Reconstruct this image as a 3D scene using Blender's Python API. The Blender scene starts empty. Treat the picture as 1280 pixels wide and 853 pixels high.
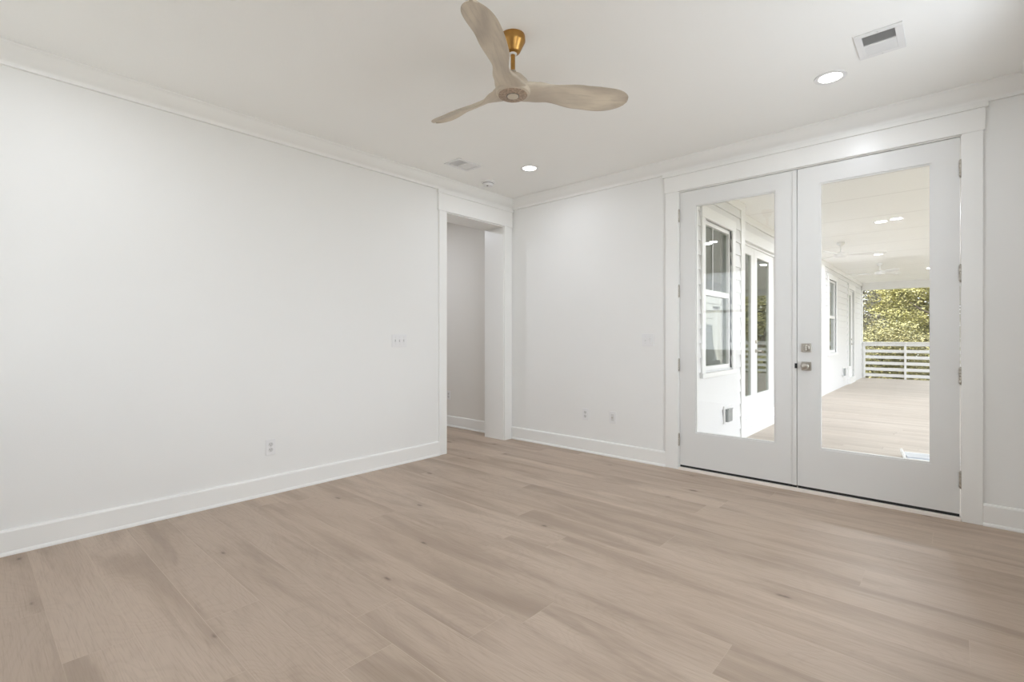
import bpy, bmesh, math, random
from mathutils import Vector, Matrix
from math import pi, sin, cos, radians as R
random.seed(7)
S = bpy.context.scene
C = S.collection

# ------------------------------------------------------------------ camera
F_PX = 616.0
cam_d = bpy.data.cameras.new('camera')
cam = bpy.data.objects.new('camera', cam_d); C.objects.link(cam)
cam_d.sensor_width = 36.0
cam_d.lens = F_PX / 1280.0 * 36.0
cam_d.shift_y = (421.0 - 426.5) / 1280.0
cam.location = (3.7596, -4.2108, 1.1638)
cam.rotation_euler = (R(90), 0, R(41.76))
cam_d.clip_start = 0.05; cam_d.clip_end = 300
S.camera = cam

# ------------------------------------------------------------------ exposure, sky, sun, window daylight
S.view_settings.view_transform = 'Standard'
S.view_settings.look = 'None'
S.view_settings.gamma = 1.0
S.view_settings.use_curve_mapping = False
S.view_settings.exposure = 0.02
try:
    S.cycles.max_bounces = 14; S.cycles.diffuse_bounces = 10; S.cycles.transparent_max_bounces = 24
    S.cycles.use_denoising = True
    S.cycles.sample_clamp_indirect = 6.0
except Exception: pass

W = bpy.data.worlds.new('sky_world'); S.world = W; W.use_nodes = True
wn = W.node_tree; wn.nodes.clear()
wo = wn.nodes.new('ShaderNodeOutputWorld'); wb = wn.nodes.new('ShaderNodeBackground')
wb.inputs['Color'].default_value = (0.90, 0.95, 1.0, 1); wb.inputs['Strength'].default_value = 3.7
wn.links.new(wb.outputs[0], wo.inputs[0])

sd = bpy.data.lights.new('sun', 'SUN'); sd.energy = 9; sd.angle = R(1.0); sd.color = (1.0, 0.94, 0.82)
sun = bpy.data.objects.new('sun', sd); C.objects.link(sun)
sun.rotation_euler = Vector((0.62, 0.42, -0.66)).to_track_quat('-Z', 'Y').to_euler()

PORCH_W = 34.0       # each porch ceiling lamp
LAMP_W = 4.4        # each recessed lamp
def area(name, loc, direction, sx, sy, watts, col=(1, 1, 1)):
    d = bpy.data.lights.new(name, 'AREA'); d.shape = 'RECTANGLE'; d.size = sx; d.size_y = sy
    d.energy = watts; d.color = col
    o = bpy.data.objects.new(name, d); C.objects.link(o); o.location = loc
    o.rotation_euler = Vector(direction).to_track_quat('-Z', 'Z').to_euler()
    return o
# daylight for the rear window; side window lamps added to light the room
area('daylight_rear_window', (0.78, -4.80, 1.62), (0, 1, .3), 0.80, 1.42, 4.0, (0.90, 0.97, 1.10))
area('daylight_side_window', (4.40, -3.05, 1.45), (-1, 0, .35), 0.95, 1.70, 15, (0.90, 0.97, 1.10))
area('daylight_side_window', (4.40, -1.45, 1.45), (-1, 0, .35), 0.95, 1.70, 32, (0.90, 0.97, 1.10))

# ------------------------------------------------------------------ materials
def mat(name, col, rough=0.5, metal=0.0, noise=0.0, nscale=8.0, bump=0.0, bscale=60.0, spec=0.5, emit=None, coat=0.0):
    m = bpy.data.materials.new(name); m.use_nodes = True
    nt = m.node_tree; b = nt.nodes['Principled BSDF']
    b.inputs['Base Color'].default_value = (*col, 1)
    b.inputs['Roughness'].default_value = rough
    b.inputs['Metallic'].default_value = metal
    b.inputs['Specular IOR Level'].default_value = spec
    b.inputs['Coat Weight'].default_value = coat
    tc = nt.nodes.new('ShaderNodeTexCoord')
    if noise:
        n = nt.nodes.new('ShaderNodeTexNoise'); n.inputs['Scale'].default_value = nscale; n.inputs['Detail'].default_value = 4
        nt.links.new(tc.outputs['Object'], n.inputs['Vector'])
        r = nt.nodes.new('ShaderNodeValToRGB')
        r.color_ramp.elements[0].color = (*[max(0, c*(1-noise)) for c in col], 1)
        r.color_ramp.elements[1].color = (*[min(1, c*(1+noise)) for c in col], 1)
        r.color_ramp.elements[0].position = .3; r.color_ramp.elements[1].position = .7
        nt.links.new(n.outputs['Fac'], r.inputs['Fac']); nt.links.new(r.outputs['Color'], b.inputs['Base Color'])
    if bump:
        n2 = nt.nodes.new('ShaderNodeTexNoise'); n2.inputs['Scale'].default_value = bscale; n2.inputs['Detail'].default_value = 3
        nt.links.new(tc.outputs['Object'], n2.inputs['Vector'])
        bp = nt.nodes.new('ShaderNodeBump'); bp.inputs['Strength'].default_value = bump; bp.inputs['Distance'].default_value = 0.002
        nt.links.new(n2.outputs['Fac'], bp.inputs['Height']); nt.links.new(bp.outputs['Normal'], b.inputs['Normal'])
    if emit:
        b.inputs['Emission Color'].default_value = (*emit[0], 1); b.inputs['Emission Strength'].default_value = emit[1]
    return m

M = {}
M['wall'] = mat('wall_paint', (0.83, 0.83, 0.815), 0.6, noise=.006, nscale=1.5, bump=.15, bscale=140, spec=.3)
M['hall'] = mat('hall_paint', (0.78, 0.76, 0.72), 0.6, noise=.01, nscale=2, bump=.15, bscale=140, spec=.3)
M['ceil'] = mat('ceiling_paint', (0.91, 0.91, 0.89), 0.75, noise=.006, nscale=1.5, bump=.2, bscale=110, spec=.2)
M['trim'] = mat('trim_paint', (0.86, 0.86, 0.84), 0.32, noise=.004, nscale=3)
M['door'] = mat('door_paint', (0.755, 0.755, 0.74), 0.34, noise=.006, nscale=3)  # same white paint, darkened: the leaves' weaker light is in this colour
M['thresh'] = mat('threshold_paint', (0.88, 0.82, 0.76), 0.5, noise=.03, nscale=20)
M['rubber'] = mat('black_rubber', (0.02, 0.02, 0.02), 0.6, noise=.1)
M['nickel'] = mat('satin_nickel', (0.50, 0.47, 0.42), 0.32, 1.0, noise=.06, nscale=60)
M['brass'] = mat('aged_brass', (0.44, 0.245, 0.075), 0.33, 1.0, noise=.08, nscale=40)
M['bronze'] = mat('carved_ring', (0.36, 0.27, 0.20), 0.6, 0.0, noise=.35, nscale=90)
M['plastic'] = mat('white_plastic', (0.80, 0.80, 0.80), 0.35, noise=.004, nscale=5)
M['plastic_grey'] = mat('pale_grey_plastic', (0.66, 0.66, 0.65), 0.4, noise=.01)
M['slot'] = mat('dark_slot', (0.12, 0.12, 0.12), 0.6, noise=.1)
M['duct'] = mat('duct_interior', (0.34, 0.34, 0.33), 0.7, noise=.1)  # grey stands for the darkness behind the louvres
M['siding'] = mat('white_siding_paint', (0.72, 0.72, 0.73), 0.45, noise=.008, nscale=3)
M['extrim'] = mat('exterior_trim_paint', (0.80, 0.80, 0.80), 0.4, noise=.006, nscale=3)
M['greymetal'] = mat('grey_metal_cover', (0.30, 0.32, 0.32), 0.45, 0.4, noise=.1, nscale=30)
M['blue_grey'] = mat('pale_blue_grey_panel', (0.33, 0.36, 0.43), 0.4, noise=.05, nscale=12)
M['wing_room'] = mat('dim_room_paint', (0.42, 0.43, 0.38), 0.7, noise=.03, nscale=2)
M['soil'] = mat('forest_floor', (0.16, 0.14, 0.08), 0.9, noise=.5, nscale=1.2)
M['roof'] = mat('roof_shingle', (0.22, 0.22, 0.22), 0.9, noise=.2, nscale=12)
M['bark'] = mat('grey_bark', (0.20, 0.17, 0.14), 0.9, noise=.4, nscale=9)

def lamp_mat():
    m = mat('lit_lens', (0.9, 0.9, 0.9), 0.4, emit=((1.0, 0.97, 0.92), 9.0)); return m
M['lens'] = lamp_mat()

def glass_mat(name, f0, tint=(1, 1, 1)):
    m = bpy.data.materials.new(name); m.use_nodes = True; nt = m.node_tree; nt.nodes.clear()
    out = nt.nodes.new('ShaderNodeOutputMaterial'); mix = nt.nodes.new('ShaderNodeMixShader')
    tr = nt.nodes.new('ShaderNodeBsdfTransparent'); gl = nt.nodes.new('ShaderNodeBsdfGlossy')
    tr.inputs['Color'].default_value = (*tint, 1); gl.inputs['Roughness'].default_value = 0.0
    g = nt.nodes.new('ShaderNodeNewGeometry')
    d = nt.nodes.new('ShaderNodeVectorMath'); d.operation = 'DOT_PRODUCT'
    nt.links.new(g.outputs['Incoming'], d.inputs[0]); nt.links.new(g.outputs['Normal'], d.inputs[1])
    def mth(op, a, b=None):
        n = nt.nodes.new('ShaderNodeMath'); n.operation = op
        for i, v in enumerate((a, b)):
            if v is None: continue
            if isinstance(v, (int, float)): n.inputs[i].default_value = v
            else: nt.links.new(v, n.inputs[i])
        return n.outputs[0]
    c = mth('ABSOLUTE', d.outputs['Value'])
    p = mth('POWER', mth('SUBTRACT', 1.0, c), 5.0)
    f = mth('ADD', mth('MULTIPLY', p, 1 - f0), f0)
    nt.links.new(f, mix.inputs[0]); nt.links.new(tr.outputs[0], mix.inputs[1]); nt.links.new(gl.outputs[0], mix.inputs[2])
    nt.links.new(mix.outputs[0], out.inputs[0])
    return m
M['glass'] = glass_mat('clear_glazing', 0.04, (0.985, 0.99, 0.985))
M['lowe'] = glass_mat('coated_glazing', 0.12, (0.80, 0.86, 0.79))

class NT:
    """small helper that chains math nodes"""
    def __init__(s, m): s.nt = m.node_tree
    def m(s, op, *a):
        n = s.nt.nodes.new('ShaderNodeMath'); n.operation = op
        for i, v in enumerate(a):
            if isinstance(v, (int, float)): n.inputs[i].default_value = v
            else: s.nt.links.new(v, n.inputs[i])
        return n.outputs[0]
    def vec(s, x, y, z=0.0):
        n = s.nt.nodes.new('ShaderNodeCombineXYZ')
        for i, v in enumerate((x, y, z)):
            if isinstance(v, (int, float)): n.inputs[i].default_value = v
            else: s.nt.links.new(v, n.inputs[i])
        return n.outputs[0]
    def noise(s, v, scale=1.0, detail=3.0, rough=.5, dist=0.0):
        n = s.nt.nodes.new('ShaderNodeTexNoise'); n.inputs['Scale'].default_value = scale
        n.inputs['Detail'].default_value = detail; n.inputs['Roughness'].default_value = rough; n.inputs['Distortion'].default_value = dist
        s.nt.links.new(v, n.inputs['Vector']); return n.outputs['Fac']
    def white(s, v):
        n = s.nt.nodes.new('ShaderNodeTexWhiteNoise'); n.noise_dimensions = '2D'
        s.nt.links.new(v, n.inputs['Vector']); return n.outputs['Value']
    def mixc(s, f, a, b, mode='MIX'):
        n = s.nt.nodes.new('ShaderNodeMix'); n.data_type = 'RGBA'; n.blend_type = mode
        for i, v in ((0, f), (6, a), (7, b)):
            if isinstance(v, (int, float)): n.inputs[i].default_value = v
            elif isinstance(v, tuple): n.inputs[i].default_value = (*v, 1)
            else: s.nt.links.new(v, n.inputs[i])
        return n.outputs[2]
    def ramp(s, v, a, b, c0=(0, 0, 0), c1=(1, 1, 1)):
        n = s.nt.nodes.new('ShaderNodeMapRange'); n.inputs[1].default_value = a; n.inputs[2].default_value = b
        n.clamp = True; n.interpolation_type = 'SMOOTHSTEP'
        s.nt.links.new(v, n.inputs[0]); return n.outputs[0]

def planks(name, width, length, y0, colA, colB, dark, seam, rough, knots=True, seamw=.0013, contrast=1.0):
    m = bpy.data.materials.new(name); m.use_nodes = True; T = NT(m); nt = m.node_tree
    b = nt.nodes['Principled BSDF']
    tc = nt.nodes.new('ShaderNodeTexCoord'); sp = nt.nodes.new('ShaderNodeSeparateXYZ')
    nt.links.new(tc.outputs['Object'], sp.inputs[0]); X, Y = sp.outputs[0], sp.outputs[1]
    v = T.m('DIVIDE', T.m('SUBTRACT', Y, y0), width); row = T.m('FLOOR', v)
    off = T.m('MULTIPLY', T.white(T.vec(row, 3.7)), length)
    u = T.m('DIVIDE', T.m('ADD', X, off), length); colu = T.m('FLOOR', u)
    pid = T.white(T.vec(row, colu)); pid2 = T.white(T.vec(T.m('ADD', row, 31.3), colu))
    shift = T.m('MULTIPLY', pid, 37.0)
    c = T.mixc(pid2, colA, colB)
    # broad soft figure, cathedral figure and fine pores
    g1 = T.noise(T.vec(T.m('MULTIPLY', X, .9), T.m('MULTIPLY', Y, 6.0), shift), 1.0, 4, .55, .6)
    c = T.mixc(T.m('MULTIPLY', T.ramp(g1, .40, .70), .62*contrast), c, dark)
    warp = T.noise(T.vec(T.m('MULTIPLY', X, 1.3), T.m('MULTIPLY', Y, 3.2), shift), 1.0, 2, .5, .3)
    rings = T.m('SINE', T.m('MULTIPLY', T.m('ADD', warp, T.m('MULTIPLY', Y, .35)), 150.0))
    c = T.mixc(T.m('MULTIPLY', T.ramp(rings, .1, 1.0), .09*contrast), c, dark)
    g2 = T.noise(T.vec(T.m('MULTIPLY', X, 7.0), T.m('MULTIPLY', Y, 210.0), shift), 1.0, 3, .6)
    c = T.mixc(T.m('MULTIPLY', T.ramp(g2, .45, .75), .34*contrast), c, dark)
    g3 = T.noise(T.vec(T.m('MULTIPLY', X, .7), T.m('MULTIPLY', Y, 1.3), 3.0), 1.0, 2)
    c = T.mixc(T.m('MULTIPLY', T.ramp(g3, .45, .75), .22), c, (colB[0]*1.0, colB[1]*.94, colB[2]*.88))
    if knots:
        vo = nt.nodes.new('ShaderNodeTexVoronoi'); vo.voronoi_dimensions = '2D'; vo.inputs['Scale'].default_value = 1.0; vo.inputs['Randomness'].default_value = 1.0
        wob = T.noise(T.vec(T.m('MULTIPLY', X, 14.), T.m('MULTIPLY', Y, 14.), 1.), 1., 3)
        nt.links.new(T.vec(T.m('MULTIPLY', X, 1.5), T.m('ADD', T.m('MULTIPLY', Y, 3.6), T.m('MULTIPLY', wob, .03)), 0.), vo.inputs['Vector'])
        sz = T.m('MULTIPLY', T.m('FRACT', T.m('MULTIPLY', vo.outputs['Color'], 11.3)), .035)
        keep = T.m('GREATER_THAN', T.m('FRACT', T.m('MULTIPLY', vo.outputs['Color'], 3.7)), .58)
        d = T.m('ADD', T.m('ADD', vo.outputs['Distance'], sz), T.m('MULTIPLY', T.m('SUBTRACT', wob, .5), .10))
        halo = T.m('SUBTRACT', 1.0, T.ramp(d, .03, .22)); core = T.m('SUBTRACT', 1.0, T.ramp(d, .022, .072))
        c = T.mixc(T.m('MULTIPLY', T.m('MULTIPLY', halo, keep), .28), c, dark)
        c = T.mixc(T.m('MULTIPLY', T.m('MULTIPLY', core, keep), .7), c, (dark[0]*.35, dark[1]*.32, dark[2]*.3))
    fy = T.m('FRACT', v); dy = T.m('MULTIPLY', T.m('MINIMUM', fy, T.m('SUBTRACT', 1.0, fy)), width)
    fx = T.m('FRACT', u); dx = T.m('MULTIPLY', T.m('MINIMUM', fx, T.m('SUBTRACT', 1.0, fx)), length)
    dd = T.m('MINIMUM', dy, dx)
    line = T.m('SUBTRACT', 1.0, T.ramp(dd, seamw*.5, seamw*1.6))
    c = T.mixc(T.m('MULTIPLY', line, T.m('ADD', .05, T.m('MULTIPLY', pid, .6))), c, seam)
    nt.links.new(c, b.inputs['Base Color'])
    rr = T.m('ADD', rough, T.m('MULTIPLY', g2, .12)); nt.links.new(rr, b.inputs['Roughness'])
    bp = nt.nodes.new('ShaderNodeBump'); bp.inputs['Strength'].default_value = .25; bp.inputs['Distance'].default_value = .001
    h = T.m('SUBTRACT', T.m('MULTIPLY', g2, -.3), T.m('MULTIPLY', line, .8))
    nt.links.new(h, bp.inputs['Height']); nt.links.new(bp.outputs['Normal'], b.inputs['Normal'])
    return m
M['oak'] = planks('oak_planks', .2125, 2.15, -3.7575, (.450, .355, .278), (.53, .425, .338), (.275, .203, .150), (.58, .475, .375), .40)  # pale seam colour carries the highlight on the plank bevels
M['deck'] = planks('deck_boards', .139, 4.8, .16, (.51, .45, .395), (.58, .52, .46), (.37, .32, .275), (.17, .14, .12), .6, knots=False, seamw=.003, contrast=.8)

def panelled():
    m = mat('porch_ceiling_paint', (.86, .85, .84), .5); T = NT(m); nt = m.node_tree; b = nt.nodes['Principled BSDF']
    tc = nt.nodes.new('ShaderNodeTexCoord'); sp = nt.nodes.new('ShaderNodeSeparateXYZ'); nt.links.new(tc.outputs['Object'], sp.inputs[0])
    Y = sp.outputs[1]
    f = T.m('FRACT', T.m('DIVIDE', T.m('ADD', Y, .70), 1.22)); d = T.m('MULTIPLY', T.m('MINIMUM', f, T.m('SUBTRACT', 1., f)), 1.22)
    l = T.m('SUBTRACT', 1.0, T.ramp(d, .006, .018))
    n = T.noise(tc.outputs['Object'], 2.0, 3)
    c = T.mixc(T.m('MULTIPLY', n, .05), (.93, .93, .925), (.85, .85, .845))
    c = T.mixc(T.m('MULTIPLY', l, .35), c, (.50, .49, .48)); nt.links.new(c, b.inputs['Base Color'])
    return m
M['pceil'] = panelled()

def fanwood():
    m = mat('washed_wood', (.5, .42, .33), .5); T = NT(m); nt = m.node_tree; b = nt.nodes['Principled BSDF']
    at = nt.nodes.new('ShaderNodeUVMap'); sp = nt.nodes.new('ShaderNodeSeparateXYZ'); nt.links.new(at.outputs[0], sp.inputs[0])
    U, V = sp.outputs[0], sp.outputs[1]
    g = T.noise(T.vec(T.m('MULTIPLY', U, 3.0), T.m('MULTIPLY', V, 7.0), 0.), 1., 3, .5, .5)
    g2 = T.noise(T.vec(T.m('MULTIPLY', U, 8.), T.m('MULTIPLY', V, 60.), 2.), 1., 4, .6)
    c = T.mixc(T.ramp(g, .3, .7), (.68, .60, .48), (.46, .395, .32))
    c = T.mixc(T.m('MULTIPLY', T.ramp(g2, .45, .75), .4), c, (.38, .32, .255))
    nt.links.new(c, b.inputs['Base Color'])
    return m
M['fanwood'] = fanwood()

def leafmat(name, a, b_, cdark, scale=.8):
    m = mat(name, a, .6); T = NT(m); nt = m.node_tree; b = nt.nodes['Principled BSDF']
    tc = nt.nodes.new('ShaderNodeTexCoord')
    g = T.noise(tc.outputs['Object'], scale, 2); h = T.noise(tc.outputs['Object'], 14., 1)
    c = T.mixc(T.ramp(g, .35, .65), a, b_); c = T.mixc(T.ramp(h, .45, .62), c, cdark)
    nt.links.new(c, b.inputs['Base Color'])
    return m
M['leaf_y'] = leafmat('yellow_green_leaves', (.52, .48, .17), (.38, .37, .17), (.17, .16, .09))
M['leaf_g'] = leafmat('green_leaves', (.30, .29, .12), (.42, .38, .18), (.12, .12, .06))
M['leaf_b'] = leafmat('dry_brown_leaves', (.17, .155, .12), (.24, .22, .16), (.07, .065, .055))

# ------------------------------------------------------------------ mesh helpers
def nb(): return bmesh.new()
def bx(bm, x0, x1, y0, y1, z0, z1):
    v = [bm.verts.new(p) for p in ((x0,y0,z0),(x1,y0,z0),(x1,y1,z0),(x0,y1,z0),(x0,y0,z1),(x1,y0,z1),(x1,y1,z1),(x0,y1,z1))]
    for f in ((0,3,2,1),(4,5,6,7),(0,1,5,4),(1,2,6,5),(2,3,7,6),(3,0,4,7)): bm.faces.new([v[i] for i in f])
    return v
def lathe(bm, prof, n=32, loc=(0,0,0), axis='Z'):
    rings = []
    for r, z in prof:
        ring = []
        for k in range(n):
            a = 2*pi*k/n
            p = (r*cos(a), r*sin(a), z)
            if axis == 'Y': p = (p[0], p[2], p[1])
            if axis == 'X': p = (p[2], p[0], p[1])
            ring.append(bm.verts.new((p[0]+loc[0], p[1]+loc[1], p[2]+loc[2])))
        rings.append(ring)
    for a, b in zip(rings, rings[1:]):
        for k in range(n): bm.faces.new((a[k], a[(k+1)%n], b[(k+1)%n], b[k]))
    bm.faces.new(rings[0][::-1]); bm.faces.new(rings[-1])
def prism(bm, prof, a, b, axis):
    """closed profile in the (out, z) plane swept from a to b; profile points already are (p, z) pairs mapped by axis"""
    def P(p, t): return (t, p[0], p[1]) if axis == 'X' else (p[0], t, p[1])
    A = [bm.verts.new(P(p, a)) for p in prof]; B = [bm.verts.new(P(p, b)) for p in prof]
    n = len(prof)
    for i in range(n): bm.faces.new((A[i], A[(i+1)%n], B[(i+1)%n], B[i]))
    bm.faces.new(A[::-1]); bm.faces.new(B)
def tube(bm, pts, rad, n=8):
    prev = None
    for i, p in enumerate(pts):
        p = Vector(p); r = rad[i] if isinstance(rad, (list, tuple)) else rad
        d = (Vector(pts[min(i+1, len(pts)-1)]) - Vector(pts[max(i-1, 0)])).normalized()
        s = d.orthogonal().normalized() if abs(d.z) < .9 else Vector((1, 0, 0)); s = (s - d*s.dot(d)).normalized(); t = d.cross(s)
        ring = [bm.verts.new(p + (s*cos(2*pi*k/n) + t*sin(2*pi*k/n))*r) for k in range(n)]
        if prev:
            for k in range(n): bm.faces.new((prev[k], prev[(k+1)%n], ring[(k+1)%n], ring[k]))
        else: bm.faces.new(ring[::-1])
        prev = ring
    bm.faces.new(prev)
def obj(name, bm, m, parent=None, bevel=0.0, smooth=False, seg=2):
    bmesh.ops.recalc_face_normals(bm, faces=bm.faces[:])
    me = bpy.data.meshes.new(name); bm.to_mesh(me); bm.free()
    me.materials.append(m if not isinstance(m, str) else M[m])
    o = bpy.data.objects.new(name, me); C.objects.link(o)
    if parent: o.parent = parent
    if smooth:
        for p in me.polygons: p.use_smooth = True
        md = o.modifiers.new('edges', 'EDGE_SPLIT'); md.split_angle = R(38)
    if bevel:
        md = o.modifiers.new('bevel', 'BEVEL'); md.width = bevel; md.segments = seg; md.limit_method = 'ANGLE'
    return o
def tag(o, label, cat=None, group=None, kind=None):
    o['label'] = label
    if cat: o['category'] = cat
    if group: o['group'] = group
    if kind: o['kind'] = kind
    return o
def thing(name, label, cat, loc=(0,0,0), rotz=0, group=None):
    o = bpy.data.objects.new(name, None); C.objects.link(o); o.empty_display_size = .1
    o.location = loc; o.rotation_euler = (0, 0, rotz)
    return tag(o, label, cat, group)
def struct(name, bm, m, label, cat, bevel=0.0, smooth=False):
    return tag(obj(name, bm, m, None, bevel, smooth), label, cat, kind='structure')
def dup(root, loc, rotz, label, name=None):
    r = root.copy(); C.objects.link(r); r.location = loc; r.rotation_euler = (0, 0, rotz); r['label'] = label
    for ch in list(root.children):
        c = ch.copy(); C.objects.link(c); c.parent = r
        for g in ch.children:
            d = g.copy(); C.objects.link(d); d.parent = c
    return r

# ------------------------------------------------------------------ dimensions (metres)
H = 2.712            # ceiling
XR = 4.15            # side wall on the window side
YR = -4.62           # wall behind the camera
TW = 0.29            # thickness of the wall with the hall opening
OY0, OY1 = -0.985, -0.150     # hall opening
OH = 2.395
DX0, DX1 = 1.975, 3.797       # french door opening
DH = 2.432
DZ = -0.12           # deck level
WX = 1.65            # siding plane of the house wing
WXA = 1.80           # nearer bay of the wing
PC = 2.82            # porch ceiling
YE = 14.6            # end of the deck

# ------------------------------------------------------------------ structure: room
bm = nb(); bx(bm, -3.6, XR+.15, YR-.15, .15, -.12, 0.0); bx(bm, 2.6, XR+.15, -8.2, YR-.15, -.12, 0.0)
struct('floor', bm, 'oak', 'wide-plank light oak floor running through room and hall', 'floor')
bm = nb(); bx(bm, -3.6, XR+.15, YR-.15, .15, H, H+.12)
struct('ceiling', bm, 'ceil', 'smooth white painted room ceiling', 'ceiling')
# left wall (plane x = 0) with the cased opening
bm = nb()
bx(bm, -TW, 0, YR, OY0-.02, 0, H); bx(bm, -TW, 0, OY1+.02, 0.0, 0, H); bx(bm, -TW, 0, OY0-.02, OY1+.02, OH+.02, H)
struct('wall_left', bm, 'wall', 'long plain white wall with the hall opening near its corner', 'wall')
# far wall (plane y = 0)
bm = nb()
bx(bm, -TW, DX0-.03, 0, .15, 0, H); bx(bm, DX1+.03, XR+.15, 0, .15, 0, H); bx(bm, DX0-.03, DX1+.03, 0, .15, DH+.03, H)
struct('wall_back', bm, 'wall', 'white wall holding the glazed double doors', 'wall')
# unseen side wall; its two windows are added to let light in
def wall_holes_x(bm, x0, x1, a, b, z0, z1, holes):
    """wall in a plane of constant x, spanning a..b in y, with (y0,y1,z0,z1) holes"""
    y = a
    for h in sorted(holes):
        bx(bm, x0, x1, y, h[0], z0, z1); bx(bm, x0, x1, h[0], h[1], z0, h[2]); bx(bm, x0, x1, h[0], h[1], h[3], z1); y = h[1]
    bx(bm, x0, x1, y, b, z0, z1)
SW = [(-3.55, -2.55, .55, 2.35), (-1.95, -.95, .55, 2.35)]
bm = nb(); wall_holes_x(bm, XR, XR+.15, YR-.15, 0, 0, H, SW)
struct('wall_right', bm, 'wall', 'white wall with two tall windows beside the camera', 'wall')
RW = (.36, 1.16, .88, 2.34)
bm = nb()
bx(bm, -TW, RW[0], YR-.15, YR, 0, H); bx(bm, RW[0], RW[1], YR-.15, YR, 0, RW[2]); bx(bm, RW[0], RW[1], YR-.15, YR, RW[3], H)
bx(bm, RW[1], 2.94, YR-.15, YR, 0, H); bx(bm, 2.94, XR-.05, YR-.15, YR, 2.30, H)
bx(bm, XR-.05, XR, YR-.15, YR, 0, H)
struct('wall_rear', bm, 'wall', 'white wall behind the camera with window and passage', 'wall')
# passage behind the camera
bm = nb(); bx(bm, 2.79, 2.94, -8.05, YR-.15, 0, 2.5); bx(bm, XR-.05, XR+.1, -8.05, YR-.15, 0, 2.5)
bx(bm, 2.79, 2.95, -8.2, -8.05, 0, 2.5); bx(bm, 3.95, XR+.1, -8.2, -8.05, 0, 2.5)
bx(bm, 2.95, 3.95, -8.2, -8.05, 0, 2.5)
struct('wall_passage', bm, 'wall', 'white passage walls behind the camera', 'wall')
bm = nb(); bx(bm, 2.79, XR+.1, -8.2, YR-.15, 2.30, 2.5)
struct('ceiling_passage', bm, 'ceil', 'low white ceiling of the passage', 'ceiling')
# hall behind the opening
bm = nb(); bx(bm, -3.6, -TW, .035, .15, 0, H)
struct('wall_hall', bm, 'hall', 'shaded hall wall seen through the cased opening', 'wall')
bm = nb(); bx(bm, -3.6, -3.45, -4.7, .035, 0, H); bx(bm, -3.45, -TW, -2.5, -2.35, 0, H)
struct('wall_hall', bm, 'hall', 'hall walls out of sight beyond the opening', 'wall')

def window(n, frame_boxes, pane_box, label):
    bm = nb()
    for b in frame_boxes: bx(bm, *b)
    w = struct('window_%d' % n, bm, 'trim', label, 'window', bevel=.003)
    bm = nb(); bx(bm, *pane_box); obj('pane', bm, 'glass', w)
    return w
for k, (a, b, c, d) in enumerate(SW):
    x0, x1 = XR+.05, XR+.10; zm = (c+d)/2
    window(k+1, [(x0, x1, a, a+.05, c, d), (x0, x1, b-.05, b, c, d), (x0, x1, a+.05, b-.05, c, c+.06), (x0, x1, a+.05, b-.05, d-.05, d), (x0, x1, a+.05, b-.05, zm-.025, zm+.025),
        (XR-.018, XR, a-.09, a, c-.03, d), (XR-.018, XR, b, b+.09, c-.03, d), (XR-.022, XR, a-.10, b+.10, d, d+.14), (XR-.05, XR, a-.10, b+.10, c-.03, c)],
        (x0+.02, x0+.028, a+.04, b-.04, c+.04, d-.04), 'white window in the side wall, %s' % ('beside the camera' if k == 0 else 'close to the double doors'))
a, b, c, d = RW; y0, y1 = YR-.10, YR-.05; zm = (c+d)/2
window(3, [(a, a+.04, y0, y1, c, d), (b-.04, b, y0, y1, c, d), (a+.04, b-.04, y0, y1, c, c+.05), (a+.04, b-.04, y0, y1, d-.04, d), (a+.04, b-.04, y0, y1, zm-.02, zm+.02),
    (a-.09, a, YR, YR+.018, c-.03, d), (b, b+.09, YR, YR+.018, c-.03, d), (a-.10, b+.10, YR, YR+.022, d, d+.14), (a-.10, b+.10, YR, YR+.05, c-.03, c)],
    (a+.03, b-.03, y0+.02, y0+.028, c+.03, d-.03), 'white window in the wall behind the camera')

# crown moulding : profile (outward, z)
def crown(sign, base):
    pts = [(0, H), (.092, H), (.092, H-.010), (.084, H-.016), (.078, H-.028), (.066, H-.048), (.050, H-.064), (.034, H-.076), (.024, H-.082), (.020, H-.088), (.020, H-.106), (0, H-.106)]
    return [(base + sign*p, z) for p, z in pts]
bm = nb(); prism(bm, crown(1, 0), YR, 0, 'Y')
struct('trim_1', bm, 'trim', 'white crown moulding along the long plain wall', 'moulding', smooth=True)
bm = nb(); prism(bm, crown(-1, 0), 0, XR, 'X')
struct('trim_2', bm, 'trim', 'white crown moulding above the double doors', 'moulding', smooth=True)
bm = nb(); prism(bm, crown(-1, XR), YR, 0, 'Y')
struct('trim_3', bm, 'trim', 'white crown moulding over the side windows', 'moulding', smooth=True)
bm = nb(); prism(bm, crown(1, YR), 0, XR, 'X')
struct('trim_4', bm, 'trim', 'white crown moulding behind the camera', 'moulding', smooth=True)

def base(sign, b0):
    pts = [(0, 0), (.026, 0), (.026, .008), (.022, .016), (.016, .020), (.016, .124), (.012, .134), (0, .136)]
    return [(b0 + sign*p, z) for p, z in pts]
bm = nb(); prism(bm, base(1, 0), YR, -1.086, 'Y'); struct('baseboard_left', bm, 'trim', 'white baseboard along the long plain wall', 'baseboard')
bm = nb(); prism(bm, base(-1, 0), 0.0, 1.853, 'X'); prism(bm, base(-1, 0), 3.902, XR, 'X')
struct('baseboard_back', bm, 'trim', 'white baseboard either side of the double doors', 'baseboard')
bm = nb(); prism(bm, base(-1, XR), YR, 0, 'Y'); struct('baseboard_right', bm, 'trim', 'white baseboard under the side windows', 'baseboard')
bm = nb(); prism(bm, base(1, YR), 0, 2.94, 'X'); struct('baseboard_rear', bm, 'trim', 'white baseboard behind the camera', 'baseboard')
bm = nb(); prism(bm, base(-1, .035), -3.45, -TW, 'X'); struct('baseboard_hall', bm, 'trim', 'white baseboard in the shaded hall', 'baseboard')

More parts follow.
